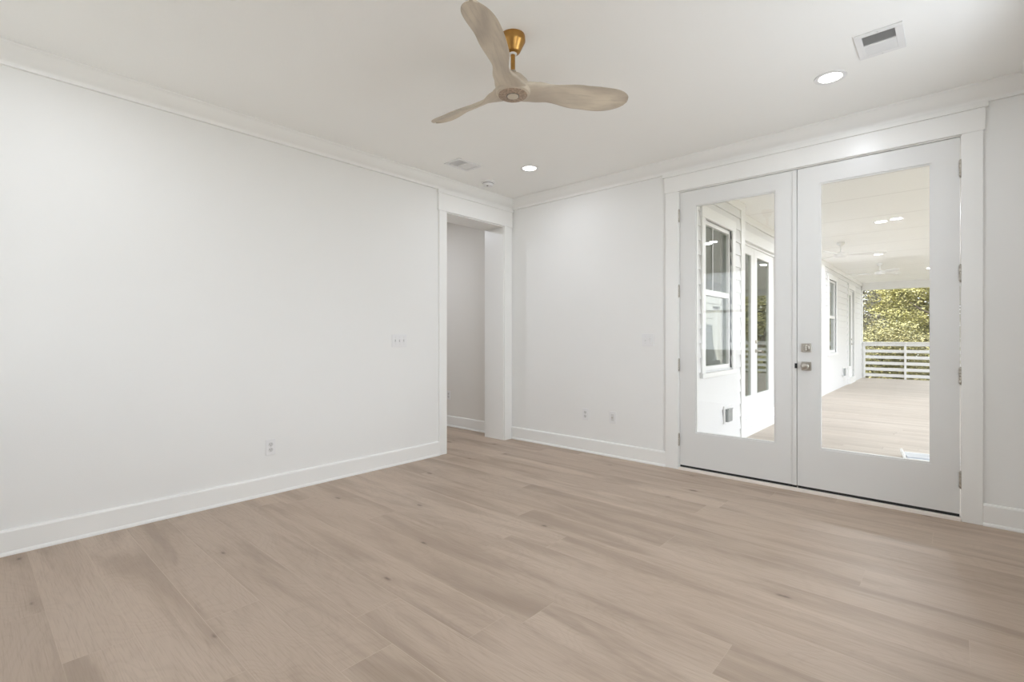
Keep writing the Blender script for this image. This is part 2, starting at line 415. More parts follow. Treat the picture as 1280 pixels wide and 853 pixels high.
# hall opening casing + jamb liner
bm = nb()
bx(bm, -TW-.002, .002, OY0-.02, OY0, 0, OH); bx(bm, -TW-.002, .002, OY1, OY1+.02, 0, OH); bx(bm, -TW-.002, .002, OY0-.02, OY1+.02, OH, OH+.02)
bx(bm, 0, .018, -1.086, OY0-.006, 0, OH+.010); bx(bm, 0, .018, OY1+.006, -.030, 0, OH+.010)
bx(bm, 0, .023, -1.098, -.018, OH+.010, 2.575); bx(bm, 0, .034, -1.108, -.010, 2.575, 2.607)
struct('trim_5', bm, 'trim', 'white casing and deep jamb around the hall opening', 'door casing', bevel=.0015)
# french door casing, jamb and sill
bm = nb()
bx(bm, 1.853, 1.968, -.018, 0, 0, 2.437); bx(bm, 3.804, 3.902, -.018, 0, 0, 2.437)
bx(bm, 1.843, 3.912, -.023, 0, 2.437, 2.575); bx(bm, 1.828, 3.927, -.034, 0, 2.575, 2.607)
bx(bm, 1.945, 1.972, 0, .17, 0, 2.46); bx(bm, 3.800, 3.827, 0, .17, 0, 2.46); bx(bm, 1.972, 3.800, 0, .17, 2.430, 2.46)
struct('trim_6', bm, 'trim', 'white casing and head board around the double doors', 'door casing', bevel=.0015)
bm = nb(); bx(bm, 1.970, 3.802, -.022, .20, -.01, .020)
struct('trim_7', bm, 'thresh', 'pale cream threshold under the double doors', 'threshold', bevel=.002)

# ------------------------------------------------------------------ french doors
def hinge_bm(x, z, side):
    bm = nb()
    for k in range(5):
        z0 = z - .05 + k*.02
        lathe(bm, [(.0075, z0+.0006), (.008, z0+.0014), (.008, z0+.0186), (.0075, z0+.0194)], 14, (x, -.010, 0))
    lathe(bm, [(.004, z+.05), (.006, z+.053), (.003, z+.057)], 12, (x, -.010, 0))
    lathe(bm, [(.003, z-.057), (.006, z-.053), (.004, z-.05)], 12, (x, -.010, 0))
    bx(bm, x-.0015, x+.0015, -.008, .03, z-.05, z+.05)
    return bm
def leaf(n, x0, x1, gx0, gx1, label):
    z0, z1 = .040, 2.426; gz0, gz1 = .333, 2.296
    bm = nb(); a, b = .004, .048
    bx(bm, x0, gx0, a, b, z0, z1); bx(bm, gx1, x1, a, b, z0, z1); bx(bm, gx0, gx1, a, b, z0, gz0); bx(bm, gx0, gx1, a, b, gz1, z1)
    # glazing bead, stepped back from the face
    w = .010
    for (p, q, r, s) in ((gx0, gx0+w, gz0, gz1), (gx1-w, gx1, gz0, gz1), (gx0+w, gx1-w, gz0, gz0+w), (gx0+w, gx1-w, gz1-w, gz1)):
        bx(bm, p, q, a+.008, b-.008, r, s)
    d = struct('door_%d' % n, bm, 'door', label, 'door')
    bm = nb(); bx(bm, gx0+.004, gx1-.004, .022, .032, gz0+.004, gz1-.004); obj('pane', bm, 'glass', d)
    bm = nb(); bx(bm, x0+.002, x1-.002, .010, .044, .021, .040); tag(obj('door_sweep', bm, 'rubber', d), 'black rubber door sweep')
    hx = x0-.003 if n == 1 else x1+.003
    for z in (2.225, 1.564, .917, .261): tag(obj('hinge', hinge_bm(hx, z, 1), 'nickel', d, smooth=True), 'satin nickel hinge')
    return d
d1 = leaf(1, 1.975, 2.8835, 2.112, 2.737, 'glazed door leaf showing the wing window and outlet outside')
d2 = leaf(2, 2.8875, 3.797, 3.031, 3.660, 'glazed door leaf with the nickel lock, showing the open deck')
bm = nb(); bx(bm, 2.855, 2.8835, -.004, .004, .040, 2.426); obj('astragal', bm, 'door', d1, bevel=.002)
bm = nb(); bx(bm, 2.872, 2.886, -.007, .01, .925, .962); tag(obj('strike_plate', bm, 'rubber', d1, bevel=.001), 'dark strike plate')
# deadbolt
bm = nb(); bx(bm, 2.916, 2.981, -.008, .004, 1.048, 1.113); lathe(bm, [(.020, -.018), (.023, -.016), (.023, -.008)], 24, (2.9485, 0, 1.0805), 'Y')
db = obj('deadbolt', bm, 'nickel', d2, bevel=.0015); tag(db, 'square satin nickel deadbolt')
bm = nb(); bx(bm, 2.9445, 2.9525, -.036, -.017, 1.060, 1.101); obj('thumb_turn', bm, 'nickel', db, bevel=.002)
bm = nb(); bx(bm, 2.916, 2.981, -.009, .004, .911, .976)
hp = tag(obj('door_knob', bm, 'nickel', d2, bevel=.0015), 'square plated satin nickel knob')
bm = nb(); lathe(bm, [(.011, -.008), (.010, -.030), (.018, -.038), (.026, -.046), (.027, -.056), (.022, -.064), (.008, -.067)], 24, (2.9485, 0, .9435), 'Y'); obj('knob', bm, 'nickel', hp, smooth=True)

# ------------------------------------------------------------------ wall plates (built facing -y at the origin, then turned)
def plate_bm(w, h=.116):
    bm = nb(); bx(bm, -w/2, w/2, -.006, 0, -h/2, h/2); return bm
def switch(n, label, loc, rot):
    t = thing('light_switch', label, 'light switch', loc, rot)
    obj('cover_plate', plate_bm(.070 + .046*(n-1)), 'plastic', t, bevel=.002)
    for k in range(n):
        x = (k-(n-1)/2)*.046
        bm = nb(); bx(bm, x-.006, x+.006, -.0068, -.005, -.013, .013); fr = obj('toggle_slot', bm, 'plastic_grey', t)
        bm = nb(); v = bx(bm, x-.0045, x+.0045, -.006, -.001, -.010, .010)
        u = 1 if k % 2 == 0 else -1
        bx(bm, x-.004, x+.004, -.017, -.006, u*.004-.004, u*.004+.006); obj('toggle', bm, 'plastic', fr, bevel=.001)
    for k in range(n):
        for s in (-1, 1):
            x = (k-(n-1)/2)*.046; bm = nb(); lathe(bm, [(.003, -.0072), (.003, -.005)], 10, (x, 0, s*.030), 'Y'); obj('screw', bm, 'plastic_grey', t)
    return t
def outlet(label, loc, rot, kind='duplex'):
    t = thing('wall_outlet', label, 'outlet' if kind == 'duplex' else 'cable outlet', loc, rot)
    obj('cover_plate', plate_bm(.072), 'plastic', t, bevel=.002)
    if kind == 'duplex':
        for s in (-1, 1):
            bm = nb(); lathe(bm, [(.0165, -.006), (.0165, -.008)], 20, (0, 0, s*.0195), 'Y'); r = obj('receptacle', bm, 'plastic_grey', t)
            bm = nb()
            for x in (-.0065, .0065): bx(bm, x-.0013, x+.0013, -.0085, -.0075, s*.0195-.001, s*.0195+.008)
            bx(bm, -.0022, .0022, -.0085, -.0075, s*.0195-.010, s*.0195-.006); obj('slots', bm, 'slot', r)
        bm = nb(); lathe(bm, [(.003, -.0072), (.003, -.005)], 10, (0, 0, 0), 'Y'); obj('screw', bm, 'plastic_grey', t)
    else:
        bm = nb(); bx(bm, -.016, .016, -.0075, -.005, -.033, .033); r = obj('insert', bm, 'plastic_grey', t, bevel=.001)
        bm = nb(); lathe(bm, [(.0075, -.007), (.0075, -.010), (.0048, -.010), (.0048, -.018), (.002, -.018)], 16, (0, 0, 0), 'Y')
        tag(obj('coax_jack', bm, 'nickel', r), 'metal coaxial jack')
    return t
LW = pi/2    # plates on the left wall face +x
switch(3, 'white three-toggle light switch on the long plain wall', (0, -1.544, 1.127), LW)
switch(2, 'white two-toggle light switch beside the double doors', (1.676, 0, 1.134), 0)
outlet('white duplex outlet low on the long plain wall', (0, -2.682, .347), LW)
outlet('white duplex outlet low on the door wall, nearer the room corner', (.997, 0, .380), 0)
outlet('white cable jack plate low on the door wall, nearer the double doors', (1.309, 0, .381), 0, 'coax')
outlet('shaded outlet in the hall, half hidden by the opening casing', (-1.135, .035, .400), 0)

# ------------------------------------------------------------------ ceiling fittings
def recessed(label, loc, watts=None):
    t = thing('recessed_light', label, 'ceiling light', loc, 0, 'recessed lights in the room ceiling')
    bm = nb(); n = 40
    prof = [(.084, 0), (.084, -.003), (.080, -.005), (.062, -.004), (.058, .002), (.056, .004)]
    rings = []
    for r, z in prof: rings.append([bm.verts.new((r*cos(2*pi*k/n), r*sin(2*pi*k/n), z)) for k in range(n)])
    for a, b in zip(rings, rings[1:]):
        for k in range(n): bm.faces.new((a[k], a[(k+1)%n], b[(k+1)%n], b[k]))
    obj('trim_ring', bm, 'plastic', t, smooth=True)
    bm = nb(); lathe(bm, [(.058, -.0005), (.058, -.0022), (.05, -.0030)], 40); tag(obj('lens', bm, 'lens', t, smooth=True), 'glowing white lens')
    d = bpy.data.lights.new('lamp_glow', 'AREA'); d.shape = 'DISK'; d.size = .12; d.energy = watts or LAMP_W; d.color = (.94, .985, 1.08)
    l = bpy.data.objects.new('lamp_glow', d); C.objects.link(l); l.parent = t; l.location = (0, 0, -.006)
    return t
recessed('lit recessed light beside the dark-slotted ceiling vent', (3.218, -.752, H))
recessed('lit recessed light above the hall corner, near the smoke detector', (.864, -.725, H))
recessed('lit recessed light over the camera', (3.218, -3.90, H), 11)
recessed('lit recessed light near the rear window', (.864, -3.90, H), 4.5)

recessed('lit recessed light in the hall beyond the opening', (-1.35, -1.15, H), 15)  # unseen lamp added to lift the hall's brightness
recessed('lit recessed light in the passage behind the camera', (3.5, -6.4, 2.30), 7)  # added lamp, keeps the passage walls bright in the glass reflection
def vent(label, loc, name='ceiling_vent', duct='duct', depth=.0052):
    t = thing(name, label, 'vent', loc, 0)
    hx, hy = .101, .140
    bm = nb(); ix, iy = .068, .108
    for (a, b, c, d) in ((-hx, hx, -hy, -iy), (-hx, hx, iy, hy), (-hx, -ix, -iy, iy), (ix, hx, -iy, iy), (-ix, ix, -.007, .007)):
        bx(bm, a, b, c, d, -.007, 0)
    obj('frame', bm, 'plastic', t, bevel=.002)
    bm = nb(); bx(bm, -ix, ix, -iy, iy, -.0015, -.0005); obj('duct_opening', bm, duct, t)
    bm = nb()
    for half in (-1, 1):
        n = 10
        for k in range(n):
            yc = half*(.012 + (k+.5)*(.093/n)); s = half
            w = .0038; dz = depth
            # each louvre is a thin slanted blade running along x
            y0_, y1_ = yc - w*s, yc + w*s
            zt, zb = -.0015, -.0015-dz
            a = [bm.verts.new(p) for p in ((-ix, y0_, zt), (ix, y0_, zt), (ix, y1_, zb), (-ix, y1_, zb), (-ix, y0_+.0012, zt), (ix, y0_+.0012, zt), (ix, y1_+.0012, zb), (-ix, y1_+.0012, zb))]
            for f in ((0,1,2,3),(7,6,5,4),(0,4,5,1),(3,2,6,7),(0,3,7,4),(1,5,6,2)): bm.faces.new([a[i] for i in f])
    obj('louvres', bm, 'plastic', t)
    for s in (-1, 1):
        bm = nb(); lathe(bm, [(.004, -.0085), (.004, -.006)], 10, (0, s*.126, 0)); obj('screw', bm, 'plastic_grey', t)
    return t
vent('white ceiling vent with dark louvre slots, nearest the double doors', (3.478, -1.000, H))
vent('small white ceiling vent close to the hall opening', (.478, -1.195, H), duct='plastic', depth=.0016)

t = thing('smoke_detector', 'round white smoke detector on the ceiling above the hall opening', 'smoke detector', (.30, -.696, H))
bm = nb(); lathe(bm, [(.070, 0), (.070, -.010), (.066, -.013), (.055, -.014)], 32); obj('base', bm, 'plastic', t, smooth=True)
bm = nb(); lathe(bm, [(.054, -.013), (.054, -.034), (.047, -.044), (.020, -.046)], 32); bd = obj('body', bm, 'plastic', t, smooth=True)
bm = nb(); lathe(bm, [(.0545, -.018), (.0545, -.022)], 32); obj('vent_slot', bm, 'slot', bd)
bm = nb(); lathe(bm, [(.010, -.045), (.009, -.048)], 14, (.012, -.02, 0)); obj('test_button', bm, 'slot', bd)

# ------------------------------------------------------------------ ceiling fan
FX, FY = 2.073, -2.315
fan = thing('ceiling_fan', 'three-blade washed wood ceiling fan hanging from a brass rod', 'ceiling fan', (FX, FY, H))
bm = nb(); lathe(bm, [(.062, 0), (.063, -.004), (.064, -.030), (.060, -.037), (.038, -.082), (.034, -.087), (.024, -.091)], 40)
cn = obj('canopy', bm, 'brass', fan, smooth=True); tag(cn, 'brass ceiling canopy')
bm = nb(); lathe(bm, [(.0115, -.08), (.0115, -.235)], 20); tag(obj('downrod', bm, 'brass', fan, smooth=True), 'brass rod')
bm = nb(); lathe(bm, [(.020, -.089), (.021, -.094), (.014, -.098)], 20); tag(obj('collar', bm, 'plastic', cn, smooth=True), 'white collar')
bm = nb(); lathe(bm, [(.016, -.180), (.018, -.184), (.020, -.194), (.028, -.202)], 20); tag(obj('rod_coupling', bm, 'nickel', fan, smooth=True), 'dark metal coupling')
HUBZ = -.282
bm = nb(); lathe(bm, [(.026, -.196), (.052, -.210), (.076, -.236), (.090, -.264), (.092, -.285), (.086, -.300), (.078, -.304)], 48)
hub = obj('motor_housing', bm, 'fanwood', fan, smooth=True)
me = hub.data; uv = me.uv_layers.new(name='UVMap')
for li, lo in enumerate(me.loops): co = me.vertices[lo.vertex_index].co; uv.data[li].uv = (math.atan2(co.y, co.x)*.15, co.z*2)
bm = nb(); lathe(bm, [(.074, -.300), (.074, -.307), (.070, -.3095), (.030, -.3095)], 48); rg = tag(obj('carved_ring', bm, 'bronze', hub, smooth=True), 'brown carved ring')
bm = nb(); lathe(bm, [(.029, -.307), (.029, -.313), (.024, -.315), (.010, -.315)], 32); tag(obj('hub_cap', bm, 'fanwood', hub, smooth=True), 'round wooden cap')
bm = nb(); lathe(bm, [(.033, -.308), (.033, -.3105), (.0285, -.3105)], 32); tag(obj('cap_rim', bm, 'slot', hub, smooth=True), 'dark rim')

def interp(tab, t):
    for (a, va), (b, vb) in zip(tab, tab[1:]):
        if t <= b:
            k = (t-a)/(b-a); k = k*k*(3-2*k); return va + (vb-va)*k
    return tab[-1][1]
def blade(theta, RT=.655):
    bm = nb(); uvl = bm.loops.layers.uv.new('UVMap')
    NS, NC = 60, 20
    rings = []
    for i in range(NS+1):
        s = i/NS; r = .035 + (RT-.035)*s
        chord = interp([(0, .165), (.12, .145), (.27, .106), (.55, .155), (.76, .166), (1.0, .150)], s) * (1 if s < .82 else max(.06, math.sqrt(max(0, 1-((s-.82)/.18)**2.3))))
        thick = interp([(0, .050), (.15, .044), (.32, .022), (.6, .011), (1.0, .006)], s)
        pitch = interp([(0, 4), (.10, 12), (.30, 30), (.6, 22), (1.0, 14)], s)
        zc = interp([(0, HUBZ+.004), (.3, HUBZ+.010), (.7, HUBZ+.022), (1.0, HUBZ+.030)], s)
        sweep = interp([(0, 0), (.3, -.004), (.65, .012), (1.0, .006)], s)
        ring = []
        for k in range(NC):
            a = 2*pi*k/NC
            u = cos(a)*chord/2; w = sin(a)*thick/2*(abs(sin(a))**.15)
            camber = .010*(1-(2*u/chord)**2)*min(1, s*3)
            w += camber
            p = R(pitch)
            t_ = u*cos(p) + w*sin(p); z_ = -u*sin(p) + w*cos(p)
            x = r; y = t_ + sweep
            ring.append((bm.verts.new((x*cos(theta)-y*sin(theta), x*sin(theta)+y*cos(theta), zc+z_)), (r*1.0 + theta*1.7, u*1.0)))
        rings.append(ring)
    for a, b in zip(rings, rings[1:]):
        for k in range(NC):
            q = (a[k], a[(k+1)%NC], b[(k+1)%NC], b[k]); f = bm.faces.new([x[0] for x in q])
            for lp, x in zip(f.loops, q): lp[uvl].uv = x[1]
    bm.faces.new([x[0] for x in rings[0]][::-1]); bm.faces.new([x[0] for x in rings[-1]])
    return bm
for th in (57, 177, 297):
    o = obj('blade', blade(R(th)), 'fanwood', fan)
    for p in o.data.polygons: p.use_smooth = True

# ------------------------------------------------------------------ porch and wing
bm = nb(); bx(bm, WX-.02, 5.4, .16, YE, DZ-.06, DZ)
struct('floor_deck', bm, 'deck', 'pale timber deck boards outside the double doors', 'deck')
bm = nb(); bx(bm, WX-.02, 5.4, .15, YE+.1, PC, PC+.06)
struct('ceiling_porch', bm, 'pceil', 'white panelled porch ceiling over the deck', 'ceiling')
bm = nb(); bx(bm, WX, 5.4, YE-.20, YE+.02, 2.60, PC); bx(bm, 5.2, 5.4, .2, YE-.2, 2.60, PC)
struct('beam_porch', bm, 'extrim', 'white porch edge beam above the railing', 'beam', bevel=.004)
bm = nb(); bx(bm, -4.2, 5.6, -8.6, YE+.35, PC+.08, PC+.3)
struct('roof', bm, 'roof', 'flat grey roof over house and porch', 'roof')

def siding(bm, xp, y0, y1, z0, z1, holes, e=.152, th=.020):
    z = z0
    while z < z1-1e-4:
        zt = min(z+e, z1)
        cuts = sorted({z, zt} | {h for H_ in holes for h in (H_[2], H_[3]) if z < h < zt})
        for a, b in zip(cuts, cuts[1:]):
            fa, fb = th*(1-(a-z)/e*.75), th*(1-(b-z)/e*.75)
            ys = y0
            hs = sorted(h for h in holes if h[2] < b-1e-5 and h[3] > a+1e-5)
            spans = []
            for h in hs: spans.append((ys, h[0])); ys = h[1]
            spans.append((ys, y1))
            for p, q in spans:
                if q-p < 1e-4: continue
                v = [bm.verts.new(c) for c in ((xp-.10, p, a), (xp+fa, p, a), (xp+fb, p, b), (xp-.10, p, b), (xp-.10, q, a), (xp+fa, q, a), (xp+fb, q, b), (xp-.10, q, b))]
                for f in ((0,1,2,3),(7,6,5,4),(0,4,5,1),(1,5,6,2),(2,6,7,3),(3,7,4,0)): bm.faces.new([v[i] for i in f])
        z = zt
holeA = [(1.00, 1.86, .80, 2.41)]
bm = nb(); siding(bm, WXA, .15, 2.28, DZ, PC, holeA)
struct('wall_wing_bay', bm, 'siding', 'white lap siding of the projecting wing bay', 'wall')
holeB = [(2.36, 4.52, DZ, 2.46), (8.96, 9.90, .80, 2.48), (11.80, 12.80, DZ, 2.46)]
bm = nb(); siding(bm, WX, 2.28, 14.42, DZ, PC, holeB)
struct('wall_wing', bm, 'siding', 'long white lap siding wall beside the deck', 'wall')
# another siding-clad wing past the outer deck corner, met only as a reflection in the bay window
bm = nb(); siding(bm, -7.0, 13.6, 19.6, -3.2, 3.9, [(16.0, 16.9, .2, 2.4)], e=.30, th=.03)
for v in bm.verts: v.co.x = -v.co.x
bx(bm, 7.10, 9.5, 13.6, 19.6, -3.2, 3.9)
struct('wall_outer_wing', bm, 'siding', 'white lap siding of the wing beyond the deck corner', 'wall')
# inside of the wing
bm = nb(); bx(bm, -1.0, -.85, .15, YE, DZ, PC); bx(bm, -.85, WX-.1, YE-.15, YE, DZ, PC); bx(bm, -.85, WX-.1, 6.0, 6.15, DZ, PC); bx(bm, -.85, WX-.1, 11.2, 11.3, DZ, PC)
bx(bm, -.85, WX-.11, 2.29, 2.34, DZ, PC)
bx(bm, -.85, WXA-.1, .151, .20, DZ, PC)
bx(bm, -.85, WX-.1, .2, YE-.15, PC-.05, PC)
struct('wall_wing_interior', bm, 'wing_room', 'dim interior walls behind the wing glazing', 'wall')
bm = nb(); bx(bm, -1.0, WX-.02, .16, YE, -.2, DZ)
struct('floor_wing', bm, 'oak', 'oak floor inside the wing', 'floor')
# corner boards, frieze, boards
bm = nb()
bx(bm, WXA-.12, WXA+.026, 2.28, 2.345, DZ, PC); bx(bm, WXA+.0, WXA+.026, 2.20, 2.28, DZ, PC)
bx(bm, WX, WX+.030, 7.70, 8.45, DZ, PC); bx(bm, WX-.10, WX+.032, 14.40, 14.60, DZ, PC)
bx(bm, WXA, WXA+.032, .16, 2.345, PC-.10, PC); bx(bm, WX, WX+.034, 2.345, 14.4, PC-.10, PC)
struct('trim_8', bm, 'extrim', 'white corner boards and frieze of the wing siding', 'siding trim', bevel=.002)
# platform step under the wing doors
bm = nb(); bx(bm, WX-.02, WXA+.01, 2.36, 4.60, DZ, -.02); bx(bm, WX-.02, WXA-.03, 2.36, 4.60, -.02, .035)
struct('trim_9', bm, 'extrim', 'white stepped sill under the wing double doors', 'sill', bevel=.003)

def wing_window(n, xp, y0, y1, z0, z1, zm, label):
    bm = nb(); f = .045; a, b = xp-.05, xp+.0
    bx(bm, a, b, y0, y0+f, z0, z1); bx(bm, a, b, y1-f, y1, z0, z1); bx(bm, a, b, y0+f, y1-f, z0, z0+f); bx(bm, a, b, y0+f, y1-f, z1-f, z1); bx(bm, a, b, y0+f, y1-f, zm-.03, zm+.03)
    c = .095
    bx(bm, xp-.01, xp+.034, y0-c, y0, z0-.02, z1); bx(bm, xp-.01, xp+.034, y1, y1+c, z0-.02, z1); bx(bm, xp-.01, xp+.038, y0-c-.01, y1+c+.01, z1, z1+.12); bx(bm, xp-.01, xp+.048, y0-c-.01, y1+c+.01, z0-.07, z0-.02)
    w = struct('window_%d' % n, bm, 'extrim', label, 'window', bevel=.002)
    for (p, q) in ((z0+f, zm-.03), (zm+.03, z1-f)):
        bm = nb(); bx(bm, xp-.035, xp-.027, y0+f-.005, y1-f+.005, p-.005, q+.005); obj('pane', bm, 'lowe', w)
    bm = nb(); bx(bm, xp-.024, xp-.016, (y0+y1)/2-.09, (y0+y1)/2-.08, zm+.03, z1-f); obj('grille_bar', bm, 'extrim', w)
    return w
wing_window(4, WXA, 1.00, 1.86, .80, 2.41, 1.64, 'tall sash window in the wing bay beside the double doors')
wing_window(5, WX, 8.96, 9.90, .80, 2.48, 1.62, 'distant sash window in the siding near the railing')

def wing_leaf(n, xp, y0, y1, g0, g1, label, z0=.05, z1=2.43, hand=None):
    a, b = xp-.07, xp-.025; gz0, gz1 = .33, 2.32
    bm = nb(); bx(bm, a, b, y0, g0, z0, z1); bx(bm, a, b, g1, y1, z0, z1); bx(bm, a, b, g0, g1, z0, gz0); bx(bm, a, b, g0, g1, gz1, z1)
    d = struct('door_%d' % n, bm, 'extrim', label, 'door', bevel=.002)
    bm = nb(); bx(bm, a+.018, a+.026, g0-.005, g1+.005, gz0-.005, gz1+.005); obj('pane', bm, 'lowe', d)
    if hand:
        bm = nb(); lathe(bm, [(.030, b), (.030, b+.010), (.012, b+.012), (.012, b+.05)], 16, (0, hand[0], .955), 'X')
        bx(bm, b+.04, b+.052, min(hand[0], hand[0]+hand[1]), max(hand[0], hand[0]+hand[1]), .945, .965)
        tag(obj('lever_handle', bm, 'nickel', d, bevel=.001), 'nickel lever handle')
        bm = nb(); lathe(bm, [(.028, b), (.028, b+.012), (.018, b+.02)], 16, (0, hand[0], 1.09), 'X'); tag(obj('deadbolt', bm, 'nickel', d), 'nickel deadbolt')
    return d
wing_leaf(3, WX, 2.42, 3.437, 2.675, 3.300, 'wing glazed door leaf beside the bay corner')
wing_leaf(4, WX, 3.443, 4.46, 3.585, 4.210, 'wing glazed door leaf carrying the lever handle', hand=(3.51, .11))
wing_leaf(5, WX, 11.86, 12.74, 12.02, 12.60, 'narrow glazed door at the end of the deck', hand=(12.66, -.10))
bm = nb()
for (p, q) in ((2.36, 4.52), (11.80, 12.80)):
    bx(bm, WX-.10, WX+.0, p, p+.06, DZ, 2.46); bx(bm, WX-.10, WX+.0, q-.06, q, DZ, 2.46); bx(bm, WX-.10, WX, p+.06, q-.06, 2.43, 2.46)
    bx(bm, WX-.0, WX+.034, q, q+.10, DZ, 2.46); bx(bm, WX, WX+.045, p-.0 if p < 3 else p-.11, q+.11, 2.46, 2.60)
    if p > 3: bx(bm, WX, WX+.034, p-.10, p, DZ, 2.46)
bx(bm, WX-.10, WX+.06, 11.80, 12.80, DZ, .045)
bx(bm, WX-.10, WX+.0, 2.42, 4.46, .035, .048)
struct('trim_10', bm, 'extrim', 'white casings around the wing doors', 'door casing', bevel=.002)
bm = nb(); bx(bm, WX-.065, WX-.03, 2.42, 4.46, .036, .052); struct('trim_11', bm, 'rubber', 'dark gap strip under the wing double doors', 'door sweep')  # black strip stands for the shadow line above the sill

def exterior_box(name, label, cat, loc, w, h, two=False):
    t = thing(name, label, cat, loc, 0)
    bm = nb(); bx(bm, 0, .012, -w/2, w/2, -h/2, h/2); obj('back_plate', bm, 'extrim', t, bevel=.002)
    bm = nb(); bx(bm, .012, .045, -w/2+.035, w/2-.03, -h/2+.02, h/2-.035); tag(obj('cover', bm, 'greymetal', t, bevel=.004), 'grey weatherproof cover')
    bm = nb(); lathe(bm, [(.006, -w/2+.03), (.006, w/2-.025)], 10, (.045, 0, h/2-.035), 'Y'); obj('hinge_pin', bm, 'greymetal', t)
    return t
exterior_box('exterior_outlet', 'grey covered outlet on the siding under the bay window', 'outlet', (WXA+.018, 1.68, .268), .21, .20)
exterior_box('exterior_outlet', 'small grey covered outlet on the siding near the railing', 'outlet', (WX+.018, 10.98, .257), .24, .24)

# porch ceiling lights
def porch_light(label, loc):
    t = thing('porch_light', label, 'ceiling light', loc, 0, 'porch ceiling lights')
    bm = nb(); lathe(bm, [(.095, 0), (.095, -.004), (.088, -.007), (.070, -.006)], 32); obj('trim_ring', bm, 'extrim', t, smooth=True)
    bm = nb(); lathe(bm, [(.070, -.005), (.070, -.008), (.050, -.009)], 32); tag(obj('lens', bm, 'lens', t, smooth=True), 'glowing white lens')
    d = bpy.data.lights.new('lamp_glow', 'AREA'); d.shape = 'DISK'; d.size = .14; d.energy = PORCH_W; d.color = (.94, .985, 1.08)
    l = bpy.data.objects.new('lamp_glow', d); C.objects.link(l); l.parent = t; l.location = (0, 0, -.012)
    return t
porch_light('lit round porch ceiling light midway along the deck', (2.66, 8.05, PC))
porch_light('lit round porch ceiling light close to the double doors', (3.0, 4.6, PC))
# white porch fans
def porch_fan(label, loc, a0):
    t = thing('porch_fan', label, 'ceiling fan', loc, 0, 'white porch ceiling fans')
    bm = nb(); lathe(bm, [(.06, 0), (.06, -.03), (.03, -.06)], 20); obj('canopy', bm, 'extrim', t, smooth=True)
    bm = nb(); lathe(bm, [(.012, -.05), (.012, -.19)], 12); obj('downrod', bm, 'extrim', t)
    bm = nb(); lathe(bm, [(.04, -.17), (.09, -.19), (.10, -.22), (.08, -.255), (.03, -.262)], 24); obj('motor_housing', bm, 'extrim', t, smooth=True)
    for k in range(3):
        th = a0 + k*2*pi/3; bm = nb(); n = 12; up, dn = [], []
        for i in range(n+1):
            s = i/n; r = .08 + .58*s; c = interp([(0, .05), (.5, .12), (.9, .11), (1, .03)], s)/2
            for side, L in ((-1, up), (1, dn)):
                y = c*side; z = -.215 - y*.25
                p = (r*cos(th)-y*sin(th), r*sin(th)+y*cos(th)); L.append((bm.verts.new((*p, z)), bm.verts.new((*p, z-.008))))
        for i in range(n):
            for j in (0, 1):
                bm.faces.new((up[i][j], up[i+1][j], dn[i+1][j], dn[i][j]))
            for L in (up, dn): bm.faces.new((L[i][0], L[i+1][0], L[i+1][1], L[i][1]))
        for i in (0, n): bm.faces.new((up[i][0], up[i][1], dn[i][1], dn[i][0]))
        obj('blade', bm, 'extrim', t)
    return t
porch_fan('white porch fan above the near half of the deck', (2.30, 6.1, PC), .3)
porch_fan('white porch fan farther along the deck', (2.55, 9.6, PC), 1.1)

# railing : one run with posts, top board and horizontal rails
YF = 14.50
rl = thing('deck_railing', 'white horizontal-board railing across the far end of the deck', 'railing', (0, YF, DZ))
bm = nb(); bx(bm, WX+.03, 5.3, -.07, .07, 1.090, 1.122); obj('top_board', bm, 'extrim', rl, bevel=.003)
bm = nb(); bx(bm, WX+.03, 5.3, .028, .053, .995, 1.085); obj('rail', bm, 'extrim', rl, bevel=.002)
for k in range(5):
    z = .84 - k*.184
    bm = nb(); bx(bm, WX+.03, 5.3, .028, .053, z-.045, z+.045); obj('rail', bm, 'extrim', rl, bevel=.002)
for x in (WX+.075, 2.725, 4.1):
    bm = nb(); bx(bm, x-.026, x+.026, -.03, .028, 0, 1.09); obj('post', bm, 'extrim', rl, bevel=.003)
for x in (5.28,):
    bm = nb(); bx(bm, x-.08, x+.08, YF-.08, YF+.08, DZ, 2.60); bx(bm, x-.1, x+.1, YF-.1, YF+.1, DZ, .1)
    struct('column_porch', bm, 'extrim', 'square white porch column at the outer deck corner', 'column', bevel=.004)

# small white framed tray lying on the deck by the door
t = thing('framed_tray', 'white framed grey tray lying on the deck just outside', 'tray', (3.39, 2.44, DZ), R(6))
bm = nb(); bx(bm, -.012, .012, -.08, .10, 0, .085); obj('end_panel', bm, 'extrim', t, bevel=.004)
t.children[0].rotation_euler = (0, R(-22), 0)
bm = nb(); bx(bm, .0, .50, -.09, -.07, 0, .018); bx(bm, .0, .50, .09, .11, 0, .05); bx(bm, .48, .50, -.07, .09, 0, .045); obj('rim', bm, 'extrim', t, bevel=.003)
bm = nb(); bx(bm, .015, .48, -.07, .09, .004, .016); tag(obj('panel', bm, 'blue_grey', t, bevel=.002), 'blue grey panel')
bm = nb(); bx(bm, .015, .48, .0, .014, .016, .030); obj('divider', bm, 'extrim', t)

